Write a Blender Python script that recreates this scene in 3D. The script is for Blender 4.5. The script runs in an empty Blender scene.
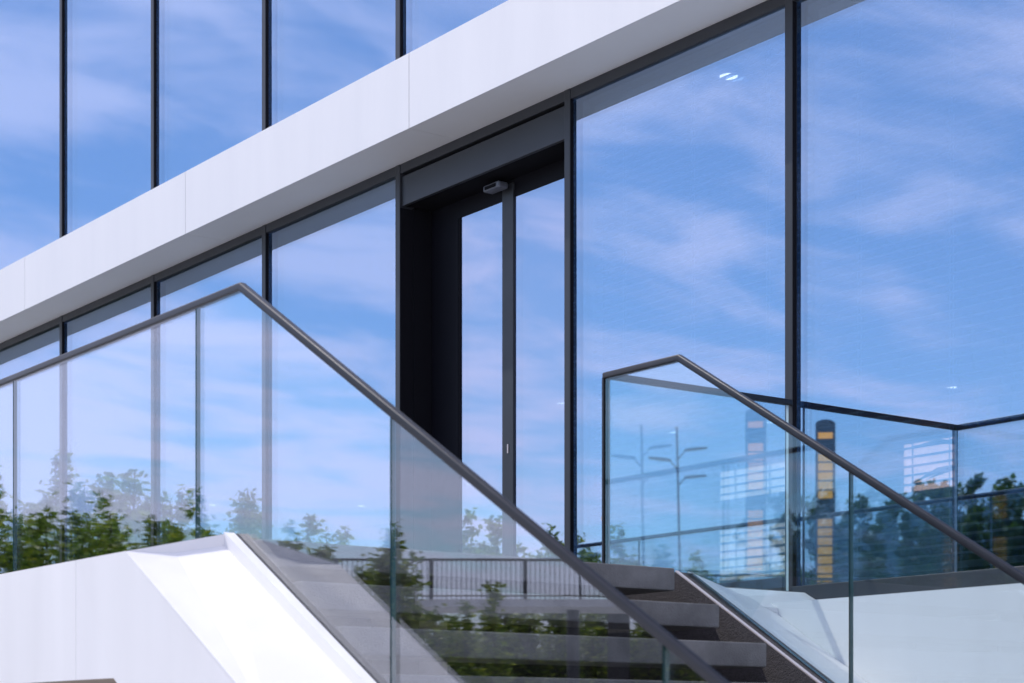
import bpy, bmesh, math, random
import numpy as np
from mathutils import Vector, Matrix

C = bpy.context.scene.collection
SC = bpy.context.scene
E = 1.633                    # eye height above the ground
SL = 0.59                    # slope of stairs, stringers and sloping rails
L = 2.414                    # landing level
DF = 7.233                   # outer face of the mullions
W0, BAY = -7.244, 1.9313     # a mullion and the bay width
X0, X1 = W0 - 14*BAY, W0 + 6*BAY

# ------------------------------------------------------------------ materials
def nodes(name):
    m = bpy.data.materials.new(name); m.use_nodes = True
    nt = m.node_tree
    for n in list(nt.nodes): nt.nodes.remove(n)
    out = nt.nodes.new('ShaderNodeOutputMaterial')
    return m, nt, out
def N(nt, t, **kw):
    n = nt.nodes.new(t)
    for k, v in kw.items():
        if k in n.inputs: n.inputs[k].default_value = v
        else: setattr(n, k, v)
    return n
def lk(nt, a, b): nt.links.new(a, b)

def plain(name, col, rough=0.5, metal=0.0, var=0.0, scale=3.0, bump=0.0, bscale=60.0, spec=0.5, stretch=(1,1,1), coat=0.0):
    m, nt, out = nodes(name)
    p = N(nt, 'ShaderNodeBsdfPrincipled', Roughness=rough, Metallic=metal)
    p.inputs['Base Color'].default_value = (*col, 1)
    p.inputs['Specular IOR Level'].default_value = spec
    p.inputs['Coat Weight'].default_value = coat
    lk(nt, p.outputs[0], out.inputs['Surface'])
    tc = N(nt, 'ShaderNodeTexCoord')
    mp = N(nt, 'ShaderNodeMapping'); mp.inputs['Scale'].default_value = stretch
    lk(nt, tc.outputs['Object'], mp.inputs[0])
    if var > 0:
        n1 = N(nt, 'ShaderNodeTexNoise', Scale=scale, Detail=6.0, Roughness=0.6)
        lk(nt, mp.outputs[0], n1.inputs['Vector'])
        mr = N(nt, 'ShaderNodeMapRange'); mr.inputs['From Min'].default_value = .3; mr.inputs['From Max'].default_value = .7
        mr.inputs['To Min'].default_value = 1-var; mr.inputs['To Max'].default_value = 1+var
        lk(nt, n1.outputs[0], mr.inputs[0])
        mx = N(nt, 'ShaderNodeMix', data_type='RGBA', blend_type='MULTIPLY'); mx.inputs[0].default_value = 1
        mx.inputs[6].default_value = (*col, 1); lk(nt, mr.outputs[0], mx.inputs[7])
        lk(nt, mx.outputs[2], p.inputs['Base Color'])
        r2 = N(nt, 'ShaderNodeMapRange'); r2.inputs['To Min'].default_value = max(rough-.12, .05); r2.inputs['To Max'].default_value = min(rough+.12, 1)
        lk(nt, n1.outputs[0], r2.inputs[0]); lk(nt, r2.outputs[0], p.inputs['Roughness'])
    if bump > 0:
        n2 = N(nt, 'ShaderNodeTexNoise', Scale=bscale, Detail=4.0)
        lk(nt, mp.outputs[0], n2.inputs['Vector'])
        b = N(nt, 'ShaderNodeBump', Strength=bump, Distance=0.01); lk(nt, n2.outputs[0], b.inputs['Height'])
        lk(nt, b.outputs[0], p.inputs['Normal'])
    return m

def glass(name, tint, gloss, ior, base, wav=0.0, wscale=1.5):
    """pane glass: straight-through tinted light plus a mirror share that grows towards grazing"""
    m, nt, out = nodes(name)
    g = N(nt, 'ShaderNodeNewGeometry')
    io = N(nt, 'ShaderNodeMix', data_type='FLOAT')
    io.inputs[2].default_value = ior; io.inputs[3].default_value = 1/ior
    lk(nt, g.outputs['Backfacing'], io.inputs[0])
    f = N(nt, 'ShaderNodeFresnel'); lk(nt, io.outputs[0], f.inputs['IOR'])
    mr = N(nt, 'ShaderNodeMapRange'); mr.inputs['To Min'].default_value = base; mr.inputs['To Max'].default_value = 1
    lk(nt, f.outputs[0], mr.inputs[0])
    t = N(nt, 'ShaderNodeBsdfTransparent'); t.inputs[0].default_value = (*tint, 1)
    gl = N(nt, 'ShaderNodeBsdfGlossy', Roughness=0.0); gl.inputs['Color'].default_value = (*gloss, 1)
    if wav > 0:
        tc = N(nt, 'ShaderNodeTexCoord')
        n2 = N(nt, 'ShaderNodeTexNoise', Scale=wscale, Detail=1.0); lk(nt, tc.outputs['Object'], n2.inputs['Vector'])
        b = N(nt, 'ShaderNodeBump', Strength=1.0, Distance=wav); lk(nt, n2.outputs[0], b.inputs['Height'])
        lk(nt, b.outputs[0], gl.inputs['Normal'])
    mx = N(nt, 'ShaderNodeMixShader')
    lk(nt, mr.outputs[0], mx.inputs[0]); lk(nt, t.outputs[0], mx.inputs[1]); lk(nt, gl.outputs[0], mx.inputs[2])
    lk(nt, mx.outputs[0], out.inputs['Surface'])
    return m

def emit(name, col, s):
    m, nt, out = nodes(name)
    e = N(nt, 'ShaderNodeEmission', Strength=s); e.inputs[0].default_value = (*col, 1)
    lk(nt, e.outputs[0], out.inputs['Surface']); return m

M = {}
M['white'] = plain('white_cladding', (.80, .79, .80), .40, var=.022, scale=3.0, bump=.02, bscale=3, stretch=(1.4, 1.4, .18))
M['white_soffit'] = plain('white_soffit', (.86, .86, .86), .45, var=.02, scale=1.5)
M['beige'] = plain('beige_render', (.42, .36, .31), .8, var=.06, bump=.2, bscale=90)
M['frame'] = plain('anthracite_frame', (.030, .033, .040), .42, metal=.0, var=.05, scale=4)
M['dark'] = plain('black_lining', (.007, .007, .011), .5, spec=.15)
M['gasket'] = plain('black_gasket', (.006, .006, .009), .8, spec=.15)  # matte black for dark parts and for painted shade on mullion sides
M['rail'] = plain('brushed_steel_rail', (.050, .052, .060), .45, metal=.6, var=.06, scale=30, stretch=(.15, 1, 1))
M['rail_dark'] = plain('dark_steel_post', (.05, .05, .055), .35, metal=.6)
M['concrete'] = plain('tread_concrete', (.150, .147, .146), .8, var=.34, scale=5, bump=.5, bscale=140)
M['stringer'] = plain('stringer_granite', (.046, .042, .048), .8, var=.35, scale=55, bump=.7, bscale=170)
M['trim'] = plain('aluminium_trim', (.62, .55, .54), .4, metal=.35)
M['channel'] = plain('dark_channel', (.035, .030, .034), .6)
M['paving'] = plain('paving', (.57, .56, .55), .85, var=.10, scale=.8, bump=.3, bscale=40)
M['inner_floor'] = plain('inner_floor', (.10, .095, .09), .35, var=.1)
M['inner_wall'] = plain('inner_wall', (.11, .12, .13), .7)
M['inner_ceiling'] = plain('inner_ceiling', (.16, .17, .18), .8)
M['blind'] = plain('blind_slat', (.45, .48, .52), .4)
M['bark'] = plain('bark', (.10, .075, .055), .9, var=.3, scale=12, bump=.6)
M['deck'] = plain('bridge_deck', (.55, .56, .57), .7, var=.06)
M['fence'] = plain('railing_paint', (.03, .033, .037), .5)
M['lamp'] = plain('lamp_paint', (.10, .12, .14), .45, metal=.3)
M['edge'] = plain('glass_edge', (.030, .085, .085), .12, spec=.8)
M['edge_light'] = plain('glass_edge_light', (.55, .62, .64), .15, spec=.8)
M['facade_glass'] = glass('facade_glass', (.76, .84, .86), (.63, .765, .96), 1.5, .50, wav=.0003, wscale=.8)
M['door_glass'] = glass('door_glass', (.45, .52, .56), (.76, .83, 1.0), 1.5, .55, wav=.0003, wscale=.9)
M['rail_glass'] = glass('rail_glass', (.945, .967, .978), (.95, .96, 1.0), 1.6, .075, wav=.00018, wscale=1.3)
M['rail_glass_tinted'] = glass('rail_glass_tinted', (.905, .962, .972), (.85, .95, 1.0), 1.5, .04, wav=.00018, wscale=1.3)
M['orange'] = emit('orange_display', (1.0, .40, .06), 1.5)  # added glow keeps the pylon stripes bright on their side away from sun
M['pylon'] = plain('pylon_paint', (.012, .012, .013), .5)
M['screen'] = emit('screen_light', (1.0, .68, .58), 2.2)  # glow of the made-up rectangles on the back wall
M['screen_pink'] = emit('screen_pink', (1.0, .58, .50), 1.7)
M['bulb'] = emit('downlight', (1.0, .97, .92), 4.5)
M['steel_bright'] = plain('sensor_plastic', (.16, .17, .20), .35, metal=.2)

def leafmat(name, cols):
    m, nt, out = nodes(name)
    p = N(nt, 'ShaderNodeBsdfPrincipled', Roughness=.5)
    oi = N(nt, 'ShaderNodeNewGeometry')
    cr = N(nt, 'ShaderNodeValToRGB')
    cr.color_ramp.elements[0].color = (*cols[0], 1); cr.color_ramp.elements[1].color = (*cols[2], 1)
    e = cr.color_ramp.elements.new(.5); e.color = (*cols[1], 1)
    lk(nt, oi.outputs['Random Per Island'], cr.inputs[0]); lk(nt, cr.outputs[0], p.inputs['Base Color'])
    tr = N(nt, 'ShaderNodeBsdfTranslucent'); lk(nt, cr.outputs[0], tr.inputs[0])
    mx = N(nt, 'ShaderNodeMixShader'); mx.inputs[0].default_value = .5
    lk(nt, p.outputs[0], mx.inputs[1]); lk(nt, tr.outputs[0], mx.inputs[2]); lk(nt, mx.outputs[0], out.inputs['Surface'])
    return m
M['leaf'] = leafmat('leaf_fresh', ((.07, .13, .014), (.18, .27, .024), (.35, .40, .04)))
M['leaf_dark'] = leafmat('leaf_dark', ((.04, .085, .014), (.07, .13, .02), (.12, .17, .03)))

# ------------------------------------------------------------------ mesh helpers
def obj(name, bm, mats, parent=None, smooth=False):
    me = bpy.data.meshes.new(name)
    bmesh.ops.recalc_face_normals(bm, faces=bm.faces)
    bm.to_mesh(me); bm.free()
    for m in (mats if isinstance(mats, (list, tuple)) else [mats]): me.materials.append(M[m])
    if smooth:
        for p in me.polygons: p.use_smooth = True
    o = bpy.data.objects.new(name, me); C.objects.link(o)
    if parent: o.parent = parent; o.matrix_parent_inverse = parent.matrix_world.inverted() if False else Matrix.Translation(-Vector(parent.location))
    return o
def thing(name, label, cat, loc=(0, 0, 0), group=None):
    o = bpy.data.objects.new(name, None); C.objects.link(o); o.location = loc
    o.empty_display_size = .2
    return tag(o, label, cat, group)
def tag(o, label, cat, group=None):
    o['label'] = label; o['category'] = cat
    if group: o['group'] = group
    return o
def struct(o, kind='structure'): o['kind'] = kind; return o
def box(bm, x0, x1, y0, y1, z0, z1, bev=0.0):
    v = [bm.verts.new(p) for p in ((x0,y0,z0),(x1,y0,z0),(x1,y1,z0),(x0,y1,z0),(x0,y0,z1),(x1,y0,z1),(x1,y1,z1),(x0,y1,z1))]
    fs = [bm.faces.new([v[i] for i in q]) for q in ((0,3,2,1),(4,5,6,7),(0,1,5,4),(1,2,6,5),(2,3,7,6),(3,0,4,7))]
    if bev:
        es = list({e for f in fs for e in f.edges})
        bmesh.ops.bevel(bm, geom=es, offset=bev, segments=2, affect='EDGES', profile=.5)
    return bm
def B(*a, bev=0.0): return box(bmesh.new(), *a, bev=bev)
def loft(bm, A, Bv):
    """solid between two polygons with the same number of corners"""
    a = [bm.verts.new(p) for p in A]; b = [bm.verts.new(p) for p in Bv]
    bm.faces.new(a[::-1]); bm.faces.new(b)
    n = len(a)
    for i in range(n): bm.faces.new([a[i], a[(i+1) % n], b[(i+1) % n], b[i]])
    return bm
def prism_y(poly, y0, y1):
    """polygon in x,z extruded along y; big faces get material 0, edge faces material 1"""
    bm = bmesh.new()
    loft(bm, [(x, y0, z) for x, z in poly], [(x, y1, z) for x, z in poly])
    bm.faces.ensure_lookup_table()
    for f in bm.faces[2:]: f.material_index = 1
    return bm
def sweep(path, w, h, n=14, power=5.0):
    """rounded bar along a polyline with mitred corners; path gives the bar's centre"""
    bm = bmesh.new()
    P = [Vector(p) for p in path]
    d0 = (P[1]-P[0]).normalized()
    side = d0.cross(Vector((0,0,1))).normalized(); up = side.cross(d0)
    prof = []
    for i in range(n):
        t = 2*math.pi*(i+.5)/n
        cx, sx = math.cos(t), math.sin(t)
        prof.append((math.copysign(abs(cx)**(2/power), cx)*w/2, math.copysign(abs(sx)**(2/power), sx)*h/2))
    rings = [[P[0]+side*a+up*b for a, b in prof]]
    for i in range(1, len(P)):
        d = (P[i]-P[i-1]).normalized()
        nn = d if i == len(P)-1 else (d+(P[i+1]-P[i]).normalized()).normalized()
        rings.append([q + d*(-((q-P[i]).dot(nn))/d.dot(nn)) for q in rings[-1]])
    vs = [[bm.verts.new(q) for q in r] for r in rings]
    for a, b in zip(vs, vs[1:]):
        for i in range(n): bm.faces.new([a[i], a[(i+1) % n], b[(i+1) % n], b[i]])
    bm.faces.new(vs[0][::-1]); bm.faces.new(vs[-1])
    return bm
def lathe(bm, prof, cx, cy, n=20):
    rings = []
    for r, z in prof:
        rings.append([bm.verts.new((cx+r*math.cos(2*math.pi*i/n), cy+r*math.sin(2*math.pi*i/n), z)) for i in range(n)])
    for a, b in zip(rings, rings[1:]):
        for i in range(n): bm.faces.new([a[i], a[(i+1) % n], b[(i+1) % n], b[i]])
    bm.faces.new(rings[0][::-1]); bm.faces.new(rings[-1])
    return bm
def tube(bm, p0, p1, r0, r1, n=8):
    p0, p1 = Vector(p0), Vector(p1); d = (p1-p0).normalized()
    s = d.cross(Vector((.3, .9, .1))).normalized(); u = s.cross(d)
    a = [bm.verts.new(p0+(s*math.cos(2*math.pi*i/n)+u*math.sin(2*math.pi*i/n))*r0) for i in range(n)]
    b = [bm.verts.new(p1+(s*math.cos(2*math.pi*i/n)+u*math.sin(2*math.pi*i/n))*r1) for i in range(n)]
    for i in range(n): bm.faces.new([a[i], a[(i+1) % n], b[(i+1) % n], b[i]])
    bm.faces.new(a[::-1]); bm.faces.new(b)
    return bm

# ------------------------------------------------------------------ ground
bm = bmesh.new()
s = 900
bm.faces.new([bm.verts.new(p) for p in ((-s,-s,0),(s,-s,0),(s,s,0),(-s,s,0))])
struct(obj('ground', bm, 'paving'))

# ------------------------------------------------------------------ building
ZS, ZT = 4.03+E, 4.53+E            # soffit and top of the white band
HB = 3.963+E                       # underside of the frame head
b = thing('office_building', 'glass fronted office building with dark mullions and a white band above the entrance', 'building', ((X0+X1)/2, 11, 0))
xk = [W0 + k*BAY - max(0, -3-k)*.055 for k in range(-14, 7)]
X0 = xk[0]
DOOR = 12                           # index of the bay that holds the entrance (between xk[12], xk[13])
for i, x in enumerate(xk):          # lower mullions
    bm = B(x-.047, x+.010, DF, DF+.11, L+.002, ZS-.002, bev=.003)
    o = obj('mullion', bm, 'frame', b)
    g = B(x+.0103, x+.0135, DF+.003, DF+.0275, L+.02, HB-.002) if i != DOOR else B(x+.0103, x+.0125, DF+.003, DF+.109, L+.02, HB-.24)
    obj('gasket', g, 'gasket', o)  # black strip that paints shade onto the side of the mullion
UZ0, UZ1 = ZT-.25, 9.9
for i, x in enumerate(xk):          # upper mullions
    o = obj('mullion', B(x-.047, x+.010, DF, DF+.11, UZ0, UZ1, bev=.003), 'frame', b)
    obj('gasket', B(x+.0103, x+.0135, DF+.003, DF+.0275, UZ0, UZ1), 'gasket', o)  # side shade painted in black here too
rp = random.Random(21)
def pane(x0, x1, z0, z1):
    """double glazing unit, seated a hair out of true like real glazing"""
    j = [rp.uniform(-.003, .003) for _ in range(3)]
    q = [(x0, z0, j[0]), (x1, z0, j[1]), (x1, z1, j[1]+j[2]), (x0, z1, j[0]+j[2])]
    bm = bmesh.new(); loft(bm, [(x, DF+.030+d, z) for x, z, d in q], [(x, DF+.056+d, z) for x, z, d in q]); return bm
for i in range(len(xk)-1):
    a, c = xk[i]+.0108, xk[i+1]-.0475
    obj('frame_head', B(a, c, DF+.006, DF+.11, HB, ZS-.002), 'frame', b)
    obj('window_pane', pane(a+.002, c-.002, UZ0+.01, UZ1-.01), 'facade_glass', b)
    if i != DOOR:
        zb = .81+E if i > DOOR+1 else L+.085
        obj('window_pane', pane(a+.002, c-.002, zb, HB-.002), 'facade_glass', b)
        f = obj('frame_sill', B(a, c, DF-.02, DF+.11, (.690+E) if i > DOOR+1 else L+.002, zb-.002, bev=.004), 'frame', b)
# white band: fascia and soffit panels with open joints
xs = [X0-.3] + [-10.41+3.25*k for k in range(-1, 5)] + [-13.66-3.33*k for k in range(1, 7)] + [X1+.3]
xs = sorted(x for x in xs if X0-.4 <= x <= X1+.4)
DB = 6.859
for p, q in zip(xs, xs[1:]):
    obj('fascia_panel', B(p+.003, q-.003, DB, DB+.012, ZS+.0, ZT, bev=.0015), 'white', b)
    obj('soffit_panel', B(p+.003, q-.003, DB+.0125, DF+.012, ZS, ZS+.012), 'white_soffit', b)
    obj('band_cap', B(p+.003, q-.003, DB+.0125, DF-.002, ZT-.012, ZT), 'white', b)
obj('band_core', B(X0-.25, X1+.25, DB+.05, DF-.03, ZS+.02, ZT-.03), 'dark', b)
# shell and interior
YB = 19.4
obj('ceiling', B(X0, X1, DF+.115, YB, 4.07+E, 4.30+E), 'inner_ceiling', b)
obj('floor', B(X0, X1, DF+.115, YB, L-.30, L), 'inner_floor', b)
obj('upper_floor', B(X0, X1, DF+.115, YB, ZT-.10, ZT-.02), 'inner_floor', b)
obj('back_wall', B(X0-.3, X1+.3, YB+.002, YB+.3, 0, 10.2), 'inner_wall', b)
obj('side_wall', B(X0-.3, X0-.033, DF-.02, YB, 0, 10.0), 'white', b)
obj('side_wall', B(X1+.033, X1+.3, DF-.02, YB, 0, 10.0), 'white', b)
obj('roof', B(X0-.3, X1+.3, DB, YB+.3, 10.002, 10.35), 'white', b)
obj('upper_head', B(X0, X1, DF, DF+.11, UZ1+.002, 10.0), 'frame', b)
obj('base_wall', B(X0-.3, X1+.3, DF+.02, DF+.3, 0, L-.302), 'beige', b)
obj('partition', B(X0+.1, X1-.1, 13.5, 13.6, ZT, 10.0), 'inner_wall', b)
# entrance: recessed sliding door
xa, xb = xk[DOOR]+.0130, xk[DOOR+1]-.0475
HD = 3.735+E
en = obj('door_header', B(xa, xb, DF+.018, DF+.045, HD, HB-.02, bev=.003), 'frame', b)
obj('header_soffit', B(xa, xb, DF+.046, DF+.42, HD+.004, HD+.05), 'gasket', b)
YD = 7.50
dz = 3.612+E
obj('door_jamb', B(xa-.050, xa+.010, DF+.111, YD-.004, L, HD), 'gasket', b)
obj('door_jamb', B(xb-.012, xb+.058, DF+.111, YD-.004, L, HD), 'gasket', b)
fr = obj('door_frame', B(xa, xb, YD+.002, YD+.06, dz+.004, HD+.002), 'dark', b)
obj('side_leaf', B(xa, -10.762, YD, YD+.05, L, dz+.003), 'dark', b)
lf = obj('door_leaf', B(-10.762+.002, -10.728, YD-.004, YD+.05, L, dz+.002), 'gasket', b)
obj('door_glass', B(-10.726, -10.228, YD+.002, YD+.030, L+.06, dz), 'door_glass', lf)
st = obj('door_stile', B(-10.226, -10.101, YD-.012, YD+.045, L, dz+.10, bev=.003), 'frame', lf)
obj('door_lock', B(-10.163, -10.151, YD-.017, YD-.0125, E+1.905, E+1.965), 'trim', st)
lf2 = obj('door_leaf', B(-9.556, -9.23, YD-.004, YD+.05, L, dz+.002), 'frame', b)
obj('door_glass', B(-10.099, -9.558, YD+.002, YD+.030, L+.06, dz), 'door_glass', lf2)
sn = obj('door_sensor', B(-10.30, -10.12, YD-.12, YD-.035, dz+.055, dz+.100, bev=.012), 'steel_bright', b)
obj('sensor_lens', B(-10.27, -10.15, YD-.126, YD-.1205, dz+.065, dz+.085), 'gasket', sn)
obj('door_threshold', B(xa-.02, xb+.02, DF-.05, YD+.1, L+.001, L+.012), 'trim', b)

# ------------------------------------------------------------------ venetian blinds behind the right-hand windows
bl_lab = {13: 'venetian blind with open slats in the window between the door and the second mullion',
          14: 'venetian blind with open slats in the wide window right of the second mullion',
          15: 'venetian blind with open slats in the last window towards the right end'}
proto = None
for i in (13, 14, 15):
    a, c = xk[i]+.05, xk[i+1]-.05
    zb = L+.10
    if proto is None:
        t = thing('window_blind', bl_lab[i], 'blind', (a, DF+.19, zb), 'venetian blinds behind the windows')
        bm = bmesh.new(); n = 0; z = zb
        rr = random.Random(4)
        while z < HB-.10:
            y0, y1 = DF+.165, DF+.215
            tl = .004+rr.uniform(-.0015, .0015)
            x0, x1 = a, c
            q = [(x0, y0, z-tl), (x1, y0, z-tl+rr.uniform(-.001, .001)), (x1, (y0+y1)/2, z+.004), (x0, (y0+y1)/2, z+.004)]
            r = [(x0, (y0+y1)/2, z+.004), (x1, (y0+y1)/2, z+.004), (x1, y1, z), (x0, y1, z)]
            lip = [(x0, y0, z-tl), (x1, y0, z-tl), (x1, y0-.001, z-tl-.009), (x0, y0-.001, z-tl-.009)]
            for f in (q, r, lip): bm.faces.new([bm.verts.new(p) for p in f])
            z += .047
        sl = obj('slats', bm, 'blind', t)
        bm = bmesh.new()
        for k in (.16, .50, .84):
            for dx in (-.012, .012):
                x = a+(c-a)*k+dx
                box(bm, x-.0025, x+.0025, DF+.162, DF+.164, zb, HB-.08)
        obj('ladder_cords', bm, 'blind', t)
        obj('head_rail', B(a, c, DF+.16, DF+.22, HB-.075, HB-.025), 'blind', t)
        obj('bottom_rail', B(a, c, DF+.17, DF+.21, zb-.03, zb-.012), 'blind', t)
        proto = (t, i)
    else:
        t = proto[0].copy(); C.objects.link(t)
        t.location.x += (i-proto[1])*BAY; t['label'] = bl_lab[i]
        for ch in proto[0].children:
            d = ch.copy(); C.objects.link(d); d.parent = t; d.matrix_parent_inverse = ch.matrix_parent_inverse.copy()

# ------------------------------------------------------------------ things inside
def glow_panel(name, label, x0, x1, z0, z1, bars, mat='screen'):  # made-up glowing panels standing in for bright rectangles behind the glass
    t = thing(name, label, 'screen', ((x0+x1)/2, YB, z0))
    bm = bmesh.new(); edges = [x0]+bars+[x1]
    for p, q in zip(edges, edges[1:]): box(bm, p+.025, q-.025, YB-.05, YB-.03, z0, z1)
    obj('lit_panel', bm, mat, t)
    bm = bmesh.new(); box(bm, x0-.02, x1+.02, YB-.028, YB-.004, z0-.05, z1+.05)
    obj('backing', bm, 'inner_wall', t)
glow_panel('wall_screen', 'pale lit wall screen in three panes seen through the clear glass corner', -20.887, -19.35, 3.56+E, 3.98+E, [-20.55, -19.82])
glow_panel('wall_screen', 'wide pale lit wall screen below the three pane screen', -20.9, -19.30, 2.35+E, 3.10+E, [-20.53, -19.8])
glow_panel('wall_screen', 'square pinkish lit wall screen right of the orange strip', -17.268, -16.372, 3.30+E, 3.94+E, [-17.1], 'screen_pink')
spots = [(-8.51, 7.96), (-17.54, 17.13), (-24.72, 17.44), (-29.64, 15.4), (-28.2, 17.57), (-14.53, 17.12), (-18.89, 16.64), (-18.05, 14.12), (-21.11, 15.53)]
first = None
for i, (x, y) in enumerate(spots):
    if first is None:
        t = thing('ceiling_downlight', 'small round white downlight glowing in the ceiling behind the glass', 'ceiling light', (x, y, 4.07+E), 'downlights in the office ceiling')
        bm = bmesh.new(); lathe(bm, [(.055, 4.066+E), (.055, 4.0685+E)], x, y); obj('lens', bm, 'bulb', t)
        bm = bmesh.new(); lathe(bm, [(.075, 4.0687+E), (.075, 4.0698+E)], x, y); obj('trim_ring', bm, 'blind', t)
        first = t
    else:
        t = first.copy(); C.objects.link(t); t.location.x = x; t.location.y = y
        for ch in first.children:
            d = ch.copy(); C.objects.link(d); d.parent = t; d.matrix_parent_inverse = ch.matrix_parent_inverse.copy()

# ------------------------------------------------------------------ stairs and landing
XN = -6.54                                     # edge of the landing
st = thing('entrance_staircase', 'open riser concrete entrance stairs with dark granite stringer', 'stairs', (-4.5, 4.8, 0))
YT = 5.78
bm = bmesh.new(); box(bm, -17.0, XN, 3.62, YT, L-.105, L, bev=.006); box(bm, -17.0, -7.302, YT+.002, DF-.052, L-.105, L)
obj('landing', bm, 'concrete', st)
bm = bmesh.new(); box(bm, -17.0, -7.3, 3.62, 5.85, 0, L-.107); box(bm, -17.0, -7.304, 5.851, DF-.01, 0, L-.107)
obj('landing_support', bm, 'stringer', st)
RUN, RIS = .302, .1857
for k in range(1, 13):
    x, z = XN+RUN*k, L-RIS*k
    obj('tread', B(x-RUN-.06, x, 3.62, YT, z-.105, z, bev=.006), 'concrete', st)
top = lambda x: .777+E-SL*(x+6.657)
def slope_poly(x0, x1, up, dn): return [(x0, top(x0)+dn), (x1, top(x1)+dn), (x1, top(x1)+up), (x0, top(x0)+up)]
xe = -6.657+(.777+E)/SL                        # where the stringer top meets the ground
poly = [(-7.24, .777+E), (-6.657, .777+E), (xe, .002), (xe-1.3, .002), (-6.657, top(-6.657)-.9), (-7.24, top(-6.657)-.9)]
obj('stringer', prism_y(poly, 5.885, 6.0), ['stringer', 'stringer'], st)
bm = prism_y(slope_poly(-6.657, xe-.05, .007, .001), 5.885, 5.905); obj('stringer_trim', bm, ['trim', 'trim'], st)
obj('stringer', prism_y([(-6.7, top(-6.7)-.06), (xe-.1, .03), (xe-1.3, .002), (-6.7, top(-6.7)-.8)], 3.56, 3.615), ['stringer', 'stringer'], st)

# ------------------------------------------------------------------ white parapet on the near side
pw = thing('white_parapet', 'faceted white clad parapet below the near glass balustrade', 'parapet', (-8, 3.3, 0))
yo, yi = 3.076, 3.50
def zo(x): return .708+E-SL*max(0, x+6.63)
XO = -6.63
for p, q in ((-17.0, -13.703), (-13.7, -10.4), (-10.397, -8.745), (-8.742, -7.091), (-7.088, None)):      # level fascia panels
    if q is not None: A = [(p, yo, .228+E), (q, yo, .228+E), (q, yo, .708+E), (p, yo, .708+E)]
    else:             A = [(p, yo, .228+E), (-6.762, yo+.012, .228+E), (XO, yo, .708+E), (p, yo, .708+E)]
    bm = bmesh.new(); loft(bm, A, [(x, y+.02, z) for x, y, z in A]); obj('front_panel', bm, 'white', pw)
# level top, rising to the glass
A = [(yo, .707+E), (3.535, .808+E), (3.535, .70+E), (yo+.03, .69+E)]
bm = bmesh.new(); loft(bm, [(-17.0, y, z) for y, z in A], [(XO, y, z) for y, z in A]); obj('level_cap', bm, 'white', pw)
obj('underside', B(-17.0, -6.80, yo+.021, 4.6, .229+E, .245+E), 'beige', pw)
obj('rear_wall', B(-17.0, -6.9, 4.60, 4.75, 0, L-.13), 'beige', pw)
# sloping body beside the stairs
XG = -2.60
S0, S1 = (XO, yo, .708+E), (XO, yi, .755+E)
dx = XG-XO; dzs = -SL*dx
bm = bmesh.new()
I0, I1 = S1, (S1[0]+dx, S1[1], S1[2]+dzs)
O0, O1 = S0, (S0[0]+dx, S0[1], S0[2]+dzs)
M0 = (XO, 3.285, .714+E)                        # fold running to the outer edge imitates a patch of bounced sunlight by shape
PF = (-5.50, yo, .708+E-SL*(-5.50-XO))
vv = {k: bm.verts.new(p) for k, p in dict(O=O0, M=M0, I=I0, J=I1, Q=O1, P=PF, o=(XO, yo+.02, .60+E), i=(XO, yi, .60+E), j=(XG, yi, .60+E+dzs), q=(XG, yo+.02, .60+E+dzs)).items()}
for f in ('OMP', 'MIP', 'IJQP', 'oiIMO', 'ojqi'.replace('ojqi', 'oqji'), 'OPQqo', 'IijJ', 'JjqQ'): bm.faces.new([vv[c_] for c_ in f])
obj('sloping_cap', bm, 'white', pw)
A = [(XO, yo, .708+E), (XG, yo, .708+E+dzs), (XG-.02, yo+.012, .002), (-6.762+(.228+E)/SL, yo+.03, .002), (-6.762, yo+.012, .228+E)]
bm = bmesh.new(); loft(bm, A, [(x, y+.02, z) for x, y, z in A]); obj('side_panel', bm, 'white', pw)
xc = XG
cz = lambda x: .808+E-SL*(x+6.633)
obj('curb', prism_y([(-6.633, cz(-6.633)), (xc, cz(xc)), (xc, cz(xc)-.16), (-6.633, cz(-6.633)-.16)], yi-.002, yi+.044), ['white', 'white'], pw)
obj('glass_channel', prism_y([(-6.633, cz(-6.633)-.004), (xc, cz(xc)-.004), (xc, cz(xc)-.2), (-6.633, cz(-6.633)-.2)], yi+.045, yi+.100), ['channel', 'channel'], pw)

# ------------------------------------------------------------------ glass balustrades
def railing(name, label, y, joints, path, base, mat, xend):
    t = thing(name, label, 'balustrade', (path[-1][0], y, 0))
    def ztop(x):
        for (p, q) in zip(path, path[1:]):
            if p[1] == q[1] and p[0] <= x <= q[0]: return p[2]+(q[2]-p[2])*(x-p[0])/(q[0]-p[0])
        return path[-1][2]
    for a, c in zip(joints, joints[1:]):
        a2, c2 = a+.005, c-.005
        up = [(a2, ztop(a2))]+[(p[0], p[2]) for p in path if a2 < p[0] < c2 and p[1] == y]+[(c2, ztop(c2))]
        lo = [(c2, base(c2))]+[(x, base(x)) for x in (-6.6,) if a2 < x < c2]+[(a2, base(a2))]
        o = obj('glass_panel', prism_y(up+lo, y-.0088, y+.0088), [mat, 'edge'], t)
    return t, ztop
yl = 3.56
RZ = 1.80+E-.023
XA = -6.60
lp = [(-17.0, yl, RZ), (XA, yl, RZ), (-2.75, yl, RZ-SL*(-2.75-XA))]
gb = lambda x: (.775+E) if x <= -6.6 else .775+E-SL*(x+6.6)
bal, _ = railing('glass_balustrade', 'near frameless glass balustrade whose steel rail peaks above the white parapet', yl,
                 [-17.0, -14.9, -12.9, -10.91, -8.942, -6.977, -5.504, -4.067, -2.78], lp, gb, 'rail_glass', -2.75)
obj('handrail', sweep(lp, .033, .033), 'rail', bal, smooth=True)
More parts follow.
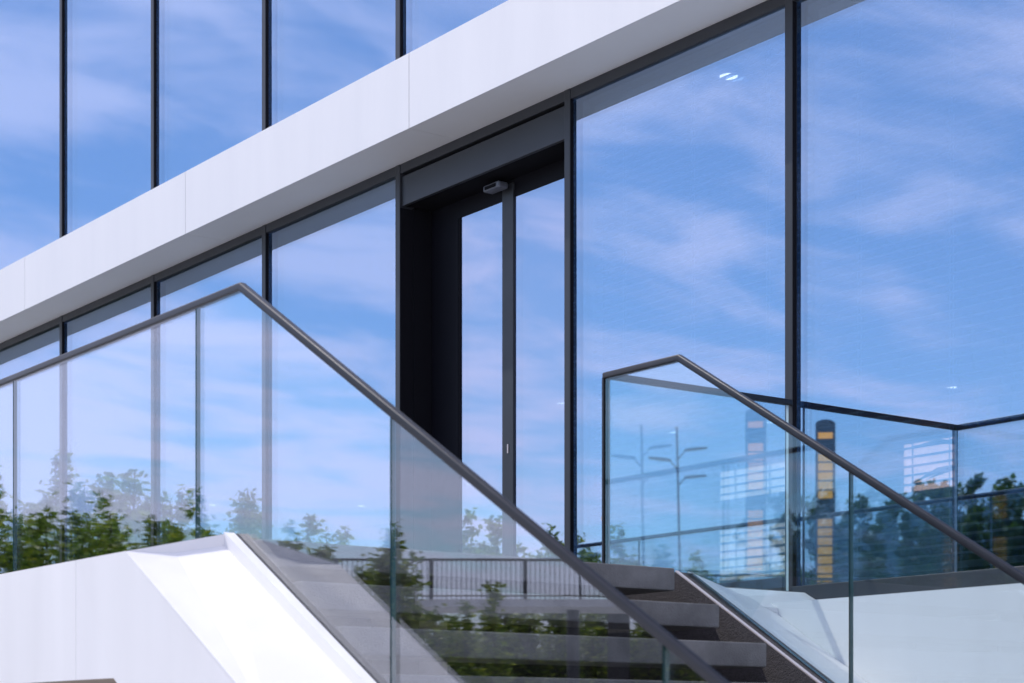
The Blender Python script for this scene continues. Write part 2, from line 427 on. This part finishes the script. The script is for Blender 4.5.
obj('end_post', B(-2.775, -2.735, yl-.02, yl+.02, 0, RZ-SL*(-2.75-XA)-.02), 'rail', bal)
# far side
yr = 5.95
XC = -7.241
RZ = 1.822+E-.023
XA = -6.70
rp = [(XC, yr, RZ), (XA, yr, RZ), (-2.75, yr, RZ-SL*(-2.75-XA))]
gb2 = lambda x: (.765+E) if x <= -6.6 else .75+E-SL*(x+6.6)
bal2, _ = railing('glass_balustrade', 'far glass balustrade beside the stairs with a corner returning to the windows', yr,
                  [XC-.012, -5.599, -4.0, -2.78], rp, gb2, 'rail_glass_tinted', -2.75)
hp = [(XC, DF-.006, RZ), (XC, yr, RZ), (XA, yr, RZ), (-2.75, yr, RZ-SL*(-2.75-XA))]
obj('handrail', sweep(hp, .033, .033), 'rail', bal2, smooth=True)
obj('end_post', B(-2.775, -2.735, yr-.02, yr+.02, 0, RZ-SL*(-2.75-XA)-.02), 'rail', bal2)
obj('corner_post', B(XC-.026, XC-.013, yr-.012, yr+.012, L, RZ-.01), 'rail_dark', bal2)
bm = B(XC-.0088, XC+.0088, yr+.012, DF-.03, L+.004, RZ-.01)
bm.faces.ensure_lookup_table()
bm.normal_update()
for f in bm.faces:
    if abs(f.normal.x) < .5: f.material_index = 1
obj('glass_panel', bm, ['rail_glass_tinted', 'edge_light'], bal2)
cl = obj('glass_clamp', B(XC-.034, XC-.0265, yr-.01, yr+.01, 1.08+E, 1.10+E), 'trim', bal2)

# ------------------------------------------------------------------ white base below the right-hand windows
wb = thing('white_plinth', 'white clad plinth under the right windows sloping down beside the stairs', 'plinth', (-4, 6.9, 0))
yw = 6.75
obj('front_panel', B(-6.99, X1+.3, yw, yw+.03, 0, .680+E), 'white', wb)
A = [(yw+.0305, .655+E), (yw+.0305, .681+E), (DF-.022, .700+E), (DF-.022, .66+E)]
bm = bmesh.new(); loft(bm, [(-6.954, y, z) for y, z in A], [(X1+.3, y, z) for y, z in A]); obj('top_cap', bm, 'white', wb)
# sloping face between stringer and plinth
xz = xe-.2
nr = lambda x: .765+E-SL*(x+6.657)
fr_ = lambda x: .682+E-SL*(x+6.954)
bm = bmesh.new()
A = [(-6.70, 6.002, nr(-6.70)), (-6.95, yw-.002, fr_(-6.95)), (-6.95, yw-.002, fr_(-6.95)-.1), (-6.70, 6.002, nr(-6.70)-.2)]
d = 3.5
loft(bm, A, [(x+d, y, z-SL*d) for x, y, z in A]); obj('sloping_cap', bm, 'white', wb)
# curb under the return glass
bm = bmesh.new()
A = [(-7.30, .40+E), (-6.90, .40+E), (-6.90, .655+E), (-7.12, L-.012), (-7.30, L-.012)]
loft(bm, [(x if x < -7.0 else -6.78, 6.003, z) for x, z in A], [(x, DF-.022, z) for x, z in A]); obj('return_curb', bm, 'white', wb)
obj('return_wall', B(-7.29, -6.915, 6.004, DF-.022, 0, .398+E), 'white', wb)

# ------------------------------------------------------------------ trees
def make_tree_mesh(seed, h, r, n, lmat, base=.12, leaf=.06):
    rr = random.Random(seed); rg = np.random.default_rng(seed)
    tb = bmesh.new()
    tips = []
    nst = 5
    for k in range(nst):
        a = 2*math.pi*k/nst+rr.uniform(-.5, .5)
        sp = r*rr.uniform(.25, .8)
        p = Vector((.03*math.cos(a), .03*math.sin(a), 0)); hh = h*rr.uniform(.74, 1.0)
        seg = 7
        for s_ in range(seg):
            t1 = (s_+1)/seg
            q = Vector((math.cos(a)*sp*t1**.75+rr.uniform(-.06, .06), math.sin(a)*sp*t1**.75+rr.uniform(-.06, .06), hh*t1))
            tube(tb, p, q, .045*(1-s_/seg)+.008, .045*(1-t1)+.008, 6)
            if t1 > base: tips.append((p, q, 1.0 if t1 < .9 else .55))
            for _ in range(5):
                if t1 < base: continue
                u = rr.uniform(0, 1); o = p.lerp(q, u)
                b2 = rr.uniform(0, 6.28); ln = r*rr.uniform(.25, .75)*(1.05-.8*t1**2)
                e = o+Vector((math.cos(b2)*ln, math.sin(b2)*ln, ln*rr.uniform(.35, 1.1)))
                tube(tb, o, e, .012, .004, 4); tips.append((o, e, .8))
            p = q
    tm = bpy.data.meshes.new('trunk'); tb.to_mesh(tm); tb.free(); tm.materials.append(M['bark'])
    P0 = np.array([t[0] for t in tips]); P1 = np.array([t[1] for t in tips])
    ln = np.linalg.norm(P1-P0, axis=1)*np.array([t[2] for t in tips]); pr = ln/ln.sum()
    idx = rg.choice(len(tips), n, p=pr)
    u = rg.random(n)**.8
    c = P0[idx]+(P1[idx]-P0[idx])*u[:, None]+rg.normal(0, .065, (n, 3))
    c[:, 2] = np.maximum(c[:, 2], .1)
    A = rg.normal(size=(n, 3)); A[:, 2] *= .6; A /= np.linalg.norm(A, axis=1)[:, None]
    Bq = np.cross(A, rg.normal(size=(n, 3))); Bq /= np.linalg.norm(Bq, axis=1)[:, None]
    sz = leaf*rg.uniform(.6, 1.3, n)
    A *= sz[:, None]; Bq *= (sz*.55)[:, None]
    V = np.stack([c-A, c+Bq*.9-A*.1, c+A, c-Bq*.9-A*.1], 1).reshape(-1, 3)
    me = bpy.data.meshes.new('crown'); F = np.arange(4*n).reshape(-1, 4)
    me.from_pydata(V.tolist(), [], F.tolist()); me.materials.append(M[lmat]); me.update()
    return tm, me, h
kinds = [make_tree_mesh(1, 5.0, 1.1, 13000, 'leaf'), make_tree_mesh(2, 5.0, .9, 12000, 'leaf'), make_tree_mesh(3, 5.0, 1.3, 14000, 'leaf')]
big = [make_tree_mesh(7, 7.0, 2.4, 16000, 'leaf_dark', leaf=.13), make_tree_mesh(8, 7.0, 2.2, 16000, 'leaf_dark', leaf=.13)]
def tree(kind, x, y, ztop, label, group, rz, wide=1.0):
    tm, me, h = kind
    t = thing('tree', label, 'tree', (x, y, 0), group); t.rotation_euler.z = rz
    k = ztop/h; t.scale = (k*wide, k*wide, k)
    for n_, m_ in (('trunk', tm), ('crown', me)):
        o = bpy.data.objects.new(n_, m_); C.objects.link(o); o.parent = t
rt = random.Random(11)
fac = [(-25.27, 4.91, 3.55), (-25.95, 4.14, 3.59), (-24.66, 4.07, 3.55), (-23.43, 4.1, 3.64), (-24.98, 2.83, 3.72), (-25.53, 1.9, 3.45), (-24.32, 1.94, 3.43), (-23.68, 1.08, 3.48), (-24.19, .08, 3.40), (-23.37, -4.39, 3.22)]
fac += [(x-.9+rt.uniform(-.3, .3), y-.55, z-.25) for x, y, z in fac[:9]]
for i, (x, y, z) in enumerate(fac):
    tree(kinds[i % 3], x, y, z+E, 'slender young leafy tree in the row mirrored pale in the ground floor windows', 'young trees mirrored in the windows', rt.uniform(0, 6), 1.1)
lef = [(-23.37, -1.65, 3.28), (-24.14, -2.28, 3.47), (-22.91, -2.27, 2.96), (-22.68, -2.59, 3.05), (-23.39, -3.3, 3.15), (-22.23, -3.19, 3.06), (-22.92, -3.94, 3.0), (-23.55, -4.77, 2.80), (-22.39, -4.66, 2.70), (-22.15, -4.98, 2.75), (-22.8, -5.77, 2.8), (-21.65, -5.65, 2.5), (-21.41, -5.97, 2.75), (-21.14, -6.35, 2.75), (-20.94, -6.61, 2.3), (-20.3, -7.2, 2.0)]
lef += [(x-1.1+rt.uniform(-.3, .3), y-.2, z-rt.uniform(.15, .5)) for x, y, z in lef[:15]]
for i, (x, y, z) in enumerate(lef):
    tree(kinds[(i*2+1) % 3], x, y, z+E, 'bushy fresh green tree in the row mirrored in the near glass balustrade', 'bushy trees mirrored in the balustrade', rt.uniform(0, 6), 1.15)
rgt = [(-55.28, -41.95, 7.97), (-56.09, -44.22, 9.45), (-54.05, -43.62, 9.83), (-56.22, -47.4, 10.42), (-52.91, -45.15, 9.96), (-55.0, -49.05, 10.56), (-51.75, -46.72, 10.16), (-53.1, -49.94, 10.73), (-50.54, -48.35, 10.58), (-51.18, -50.85, 11.11), (-49.16, -50.22, 10.99), (-49.66, -52.91, 11.36)]
rgt = [(x*1.42, 14.47-(14.47-y)*1.42, z*1.42) for x, y, z in rgt]
for i, (x, y, z) in enumerate(rgt):
    tree(big[i % 2], x, y, z+E, 'dense dark green tree in the hedge mirrored in the right windows', 'dark trees mirrored in the right windows', rt.uniform(0, 6))

far = [(-41.64, -20.67, 3.4), (-43.77, -22.83, 3.47), (-40.94, -21.61, 3.14), (-43.03, -23.83, 3.61), (-40.25, -22.55, 3.27), (-42.29, -24.83, 3.33), (-39.55, -23.49, 3.4), (-41.55, -25.82, 3.47), (-38.85, -24.43, 3.14), (-40.82, -26.82, 3.61), (-38.16, -25.37, 3.27), (-40.08, -27.82, 3.33), (-37.46, -26.31, 3.4), (-39.34, -28.81, 3.47), (-36.77, -27.25, 3.14), (-38.6, -29.81, 3.61)]
for i, (x, y, z) in enumerate(far):
    tree(kinds[i % 3], x, y, z+.10+E, 'low green bush in the thicket under the mirrored footbridge', 'bushes behind the footbridge', rt.uniform(0, 6), 2.1)
# sign pylon (seen mirrored in the right window)
px, py = -36.64, -23.36
t = thing('sign_pylon', 'black round topped sign pylon with stacked orange panels mirrored in the right window', 'sign', (px, py, 0))
fd = Vector((70.5, 72.8, 0)).normalized(); sd = Vector((-fd.y, fd.x, 0))
def vz(v): return E+(737-v)/1880*52
tz = vz(423)
arc = [(-.275, 0), (.275, 0)]+[(.275*math.cos(q), tz+.15*math.sin(q)) for q in [math.pi*k_/12 for k_ in range(13)]]
c0 = Vector((px, py, 0))
bm = bmesh.new(); loft(bm, [c0+sd*a+Vector((0, 0, z)) for a, z in arc], [c0-fd*.25+sd*a+Vector((0, 0, z)) for a, z in arc]); obj('housing', bm, 'pylon', t)
v_ = 590.0; segs = [(431, 437)]
while v_ > 452:
    if not (504 < v_ < 516): segs.append((v_-7.6, v_))
    v_ -= 9.3
for v0, v1 in segs:
    z0, z1 = vz(v1), vz(v0); bm = bmesh.new(); x0 = -.15
    q = [c0+fd*.002+sd*a+Vector((0, 0, z)) for a, z in ((-.20, z0), (.20, z0), (.20, z1), (-.20, z1))]
    loft(bm, q, [p+fd*.03 for p in q]); obj('orange_panel', bm, 'orange', t)
# indoor plant
t = thing('indoor_plant', 'leafy indoor plant in a dark pot standing behind the wide right window', 'plant', (-7.85, 9.6, L))
bm = bmesh.new(); lathe(bm, [(.16, L+.003), (.21, L+.40), (.19, L+.40), (.18, L+.36)], -7.85, 9.6, 18); obj('pot', bm, 'gasket', t)
bm = bmesh.new(); bl = bmesh.new(); rp_ = random.Random(5)
for k in range(7):
    a = k*.9; tp = Vector((-7.85+.25*math.cos(a), 9.6+.25*math.sin(a), L+rp_.uniform(1.3, 1.95)))
    tube(bm, (-7.85, 9.6, L+.3), tp, .012, .006, 5)
    for q in range(5):
        b_ = rp_.uniform(0, 6.28); o_ = Vector((-7.85, 9.6, L+.3)).lerp(tp, .5+.125*q); d_ = Vector((math.cos(b_), math.sin(b_), rp_.uniform(-.2, .5))); s_ = Vector((-d_.y, d_.x, 0)).normalized()*.055
        m_ = o_+d_*.16; e_ = o_+d_*.34-Vector((0, 0, .06))
        v_ = [bl.verts.new(p) for p in (o_, m_-s_, e_, m_+s_)]; bl.faces.new(v_)
obj('stems', bm, 'leaf', t); obj('leaves', bl, 'leaf', t)

# ------------------------------------------------------------------ street lamp, footbridge (seen mirrored)
t = thing('street_lamp', 'tall slim street lamp with two flat leaf shaped heads mirrored in the far balustrade', 'street lamp', (-83.67, -59.95, 0))
bm = bmesh.new(); tube(bm, (-83.67, -59.95, 0), (-83.9, -59.6, 19.9), .11, .06, 10); obj('pole', bm, 'lamp', t)
for (hx, hy, zz) in ((-.55, .83, 17.9), (.6, -.8, 18.5), (.5, -.9, 16.9)):
    bm = bmesh.new(); c0 = Vector((-83.87, -59.64, zz)); dr = Vector((hx, hy, .1)).normalized(); sd = Vector((-dr.y, dr.x, 0))
    tube(bm, c0-Vector((0, 0, .5)), c0+dr*.5, .05, .04, 6)
    ps = [(.4, .05), (.6, .22), (1.0, .30), (1.4, .22), (1.75, .03)]
    U = [c0+dr*a+sd*w_ for a, w_ in ps]+[c0+dr*a-sd*w_ for a, w_ in ps[::-1]]
    loft(bm, [p-Vector((0, 0, .06)) for p in U], [p+Vector((0, 0, .06)) for p in U])
    obj('lamp_head', bm, 'lamp', t)
fb = thing('footbridge', 'raised footbridge with dark vertical bar railing mirrored in the near balustrade', 'footbridge', (-31, -18, 0))
p0, p1 = Vector((-34.5, -13.3, 0)), Vector((-27.0, -24.0, 0))
d = (p1-p0).normalized(); nrm = Vector((-d.y, d.x, 0))
if nrm.x > 0: nrm = -nrm
zd = 2.93+E
q = [p0, p1, p1+nrm*2.2, p0+nrm*2.2]
bm = bmesh.new(); loft(bm, [(v.x, v.y, zd-.16) for v in q], [(v.x, v.y, zd) for v in q]); obj('deck', bm, 'deck', fb)
ln = (p1-p0).length
bm = bmesh.new()
k = 0.0
while k < ln:
    c = p0+d*k; tube(bm, (c.x, c.y, zd), (c.x, c.y, zd+.82), .011, .011, 5); k += .105
a, c = p0, p1
tube(bm, (a.x, a.y, zd+.84), (c.x, c.y, zd+.84), .03, .03, 8); tube(bm, (a.x, a.y, zd+.07), (c.x, c.y, zd+.07), .018, .018, 6)
obj('railing', bm, 'fence', fb)
k = .4
while k < ln:
    c = p0+d*k; bm = bmesh.new(); tube(bm, (c.x, c.y, zd), (c.x, c.y, zd+.85), .05, .05, 8); obj('railing_post', bm, 'fence', fb); k += 2.0
for k in (1.0, ln*.42, ln-1.0):
    c = p0+d*k+nrm*1.1; bm = bmesh.new(); tube(bm, (c.x, c.y, 0), (c.x, c.y, zd-.162), .14, .14, 14); obj('pillar', bm, 'fence', fb)

# ------------------------------------------------------------------ world, sun, camera
SUN = Vector((-.575, -.40, 1.0)).normalized()           # towards the sun
w = bpy.data.worlds.new('World'); SC.world = w; w.use_nodes = True
nt = w.node_tree
for n in list(nt.nodes): nt.nodes.remove(n)
out = nt.nodes.new('ShaderNodeOutputWorld')
bg = N(nt, 'ShaderNodeBackground', Strength=.15); lk(nt, bg.outputs[0], out.inputs[0])
sky = nt.nodes.new('ShaderNodeTexSky'); sky.sky_type = 'NISHITA'; sky.sun_disc = False
sky.sun_elevation = math.asin(SUN.z); sky.sun_rotation = math.atan2(SUN.x, SUN.y)
sky.air_density = 1.0; sky.dust_density = .6; sky.ozone_density = 3.0; sky.altitude = 100
tc = N(nt, 'ShaderNodeTexCoord')
sep = N(nt, 'ShaderNodeSeparateXYZ'); lk(nt, tc.outputs['Generated'], sep.inputs[0])
ad = N(nt, 'ShaderNodeMath', operation='ADD'); ad.inputs[1].default_value = .10; lk(nt, sep.outputs[2], ad.inputs[0])
mxm = N(nt, 'ShaderNodeMath', operation='MAXIMUM'); mxm.inputs[1].default_value = .05; lk(nt, ad.outputs[0], mxm.inputs[0])
dx_ = N(nt, 'ShaderNodeMath', operation='DIVIDE'); lk(nt, sep.outputs[0], dx_.inputs[0]); lk(nt, mxm.outputs[0], dx_.inputs[1])
dy_ = N(nt, 'ShaderNodeMath', operation='DIVIDE'); lk(nt, sep.outputs[1], dy_.inputs[0]); lk(nt, mxm.outputs[0], dy_.inputs[1])
cmb = N(nt, 'ShaderNodeCombineXYZ'); lk(nt, dx_.outputs[0], cmb.inputs[0]); lk(nt, dy_.outputs[0], cmb.inputs[1])
mp = N(nt, 'ShaderNodeMapping'); mp.inputs['Rotation'].default_value = (0, 0, math.radians(-38)); mp.inputs['Scale'].default_value = (1.0, .6, 1)
lk(nt, cmb.outputs[0], mp.inputs[0])
n1 = N(nt, 'ShaderNodeTexNoise', Scale=4.4, Detail=7.0, Roughness=.54, Distortion=.35); lk(nt, mp.outputs[0], n1.inputs['Vector'])
n2 = N(nt, 'ShaderNodeTexNoise', Scale=.55, Detail=2.0, Roughness=.5); lk(nt, cmb.outputs[0], n2.inputs['Vector'])
am = N(nt, 'ShaderNodeMath', operation='ADD'); lk(nt, n1.outputs[0], am.inputs[0])
m2 = N(nt, 'ShaderNodeMath', operation='MULTIPLY'); m2.inputs[1].default_value = .9; lk(nt, n2.outputs[0], m2.inputs[0]); lk(nt, m2.outputs[0], am.inputs[1])
cr = N(nt, 'ShaderNodeMapRange', interpolation_type='SMOOTHSTEP'); cr.inputs['From Min'].default_value = .76; cr.inputs['From Max'].default_value = 1.09
cr.inputs['To Max'].default_value = .78
gy = N(nt, 'ShaderNodeMath', operation='MULTIPLY_ADD'); gy.inputs[1].default_value = .60; gy.inputs[2].default_value = .33   # more cloud towards one side of the sky
lk(nt, sep.outputs[1], gy.inputs[0])
am2 = N(nt, 'ShaderNodeMath', operation='ADD'); lk(nt, am.outputs[0], am2.inputs[0]); lk(nt, gy.outputs[0], am2.inputs[1])
lk(nt, am2.outputs[0], cr.inputs[0])
mx = N(nt, 'ShaderNodeMix', data_type='RGBA'); mx.inputs[7].default_value = (6.9, 6.9, 9.2, 1)
lk(nt, cr.outputs[0], mx.inputs[0]); sm = N(nt, 'ShaderNodeMix', data_type='RGBA', blend_type='MULTIPLY'); sm.inputs[0].default_value = 1; sm.inputs[7].default_value = (.82, .90, 1.0, 1)
lk(nt, sky.outputs[0], sm.inputs[6]); lk(nt, sm.outputs[2], mx.inputs[6]); lk(nt, mx.outputs[2], bg.inputs[0])

ld = bpy.data.lights.new('sun', 'SUN'); ld.energy = 2.8; ld.angle = math.radians(.5); ld.color = (1, .935, .84)
lo = bpy.data.objects.new('sun', ld); C.objects.link(lo)
lo.rotation_euler = SUN.to_track_quat('Z', 'Y').to_euler()

cd = bpy.data.cameras.new('camera'); cam = bpy.data.objects.new('camera', cd); C.objects.link(cam)
cam.location = (0, 0, E); cam.rotation_euler = (math.pi/2, 0, math.radians(53.4828))
cd.sensor_width = 36; cd.lens = 1880/1024*36; cd.shift_y = 395.5/1024
cd.clip_start = .1; cd.clip_end = 3000
cd.dof.use_dof = True; cd.dof.focus_distance = 11.5; cd.dof.aperture_fstop = 3.5
SC.camera = cam
SC.render.engine = 'CYCLES'
cy = SC.cycles
cy.use_denoising = True
cy.max_bounces = 14; cy.transparent_max_bounces = 24; cy.glossy_bounces = 10; cy.diffuse_bounces = 4
cy.sample_clamp_indirect = 6
SC.view_settings.view_transform = 'Standard'; SC.view_settings.look = 'None'; SC.view_settings.exposure = .08; SC.view_settings.gamma = 1
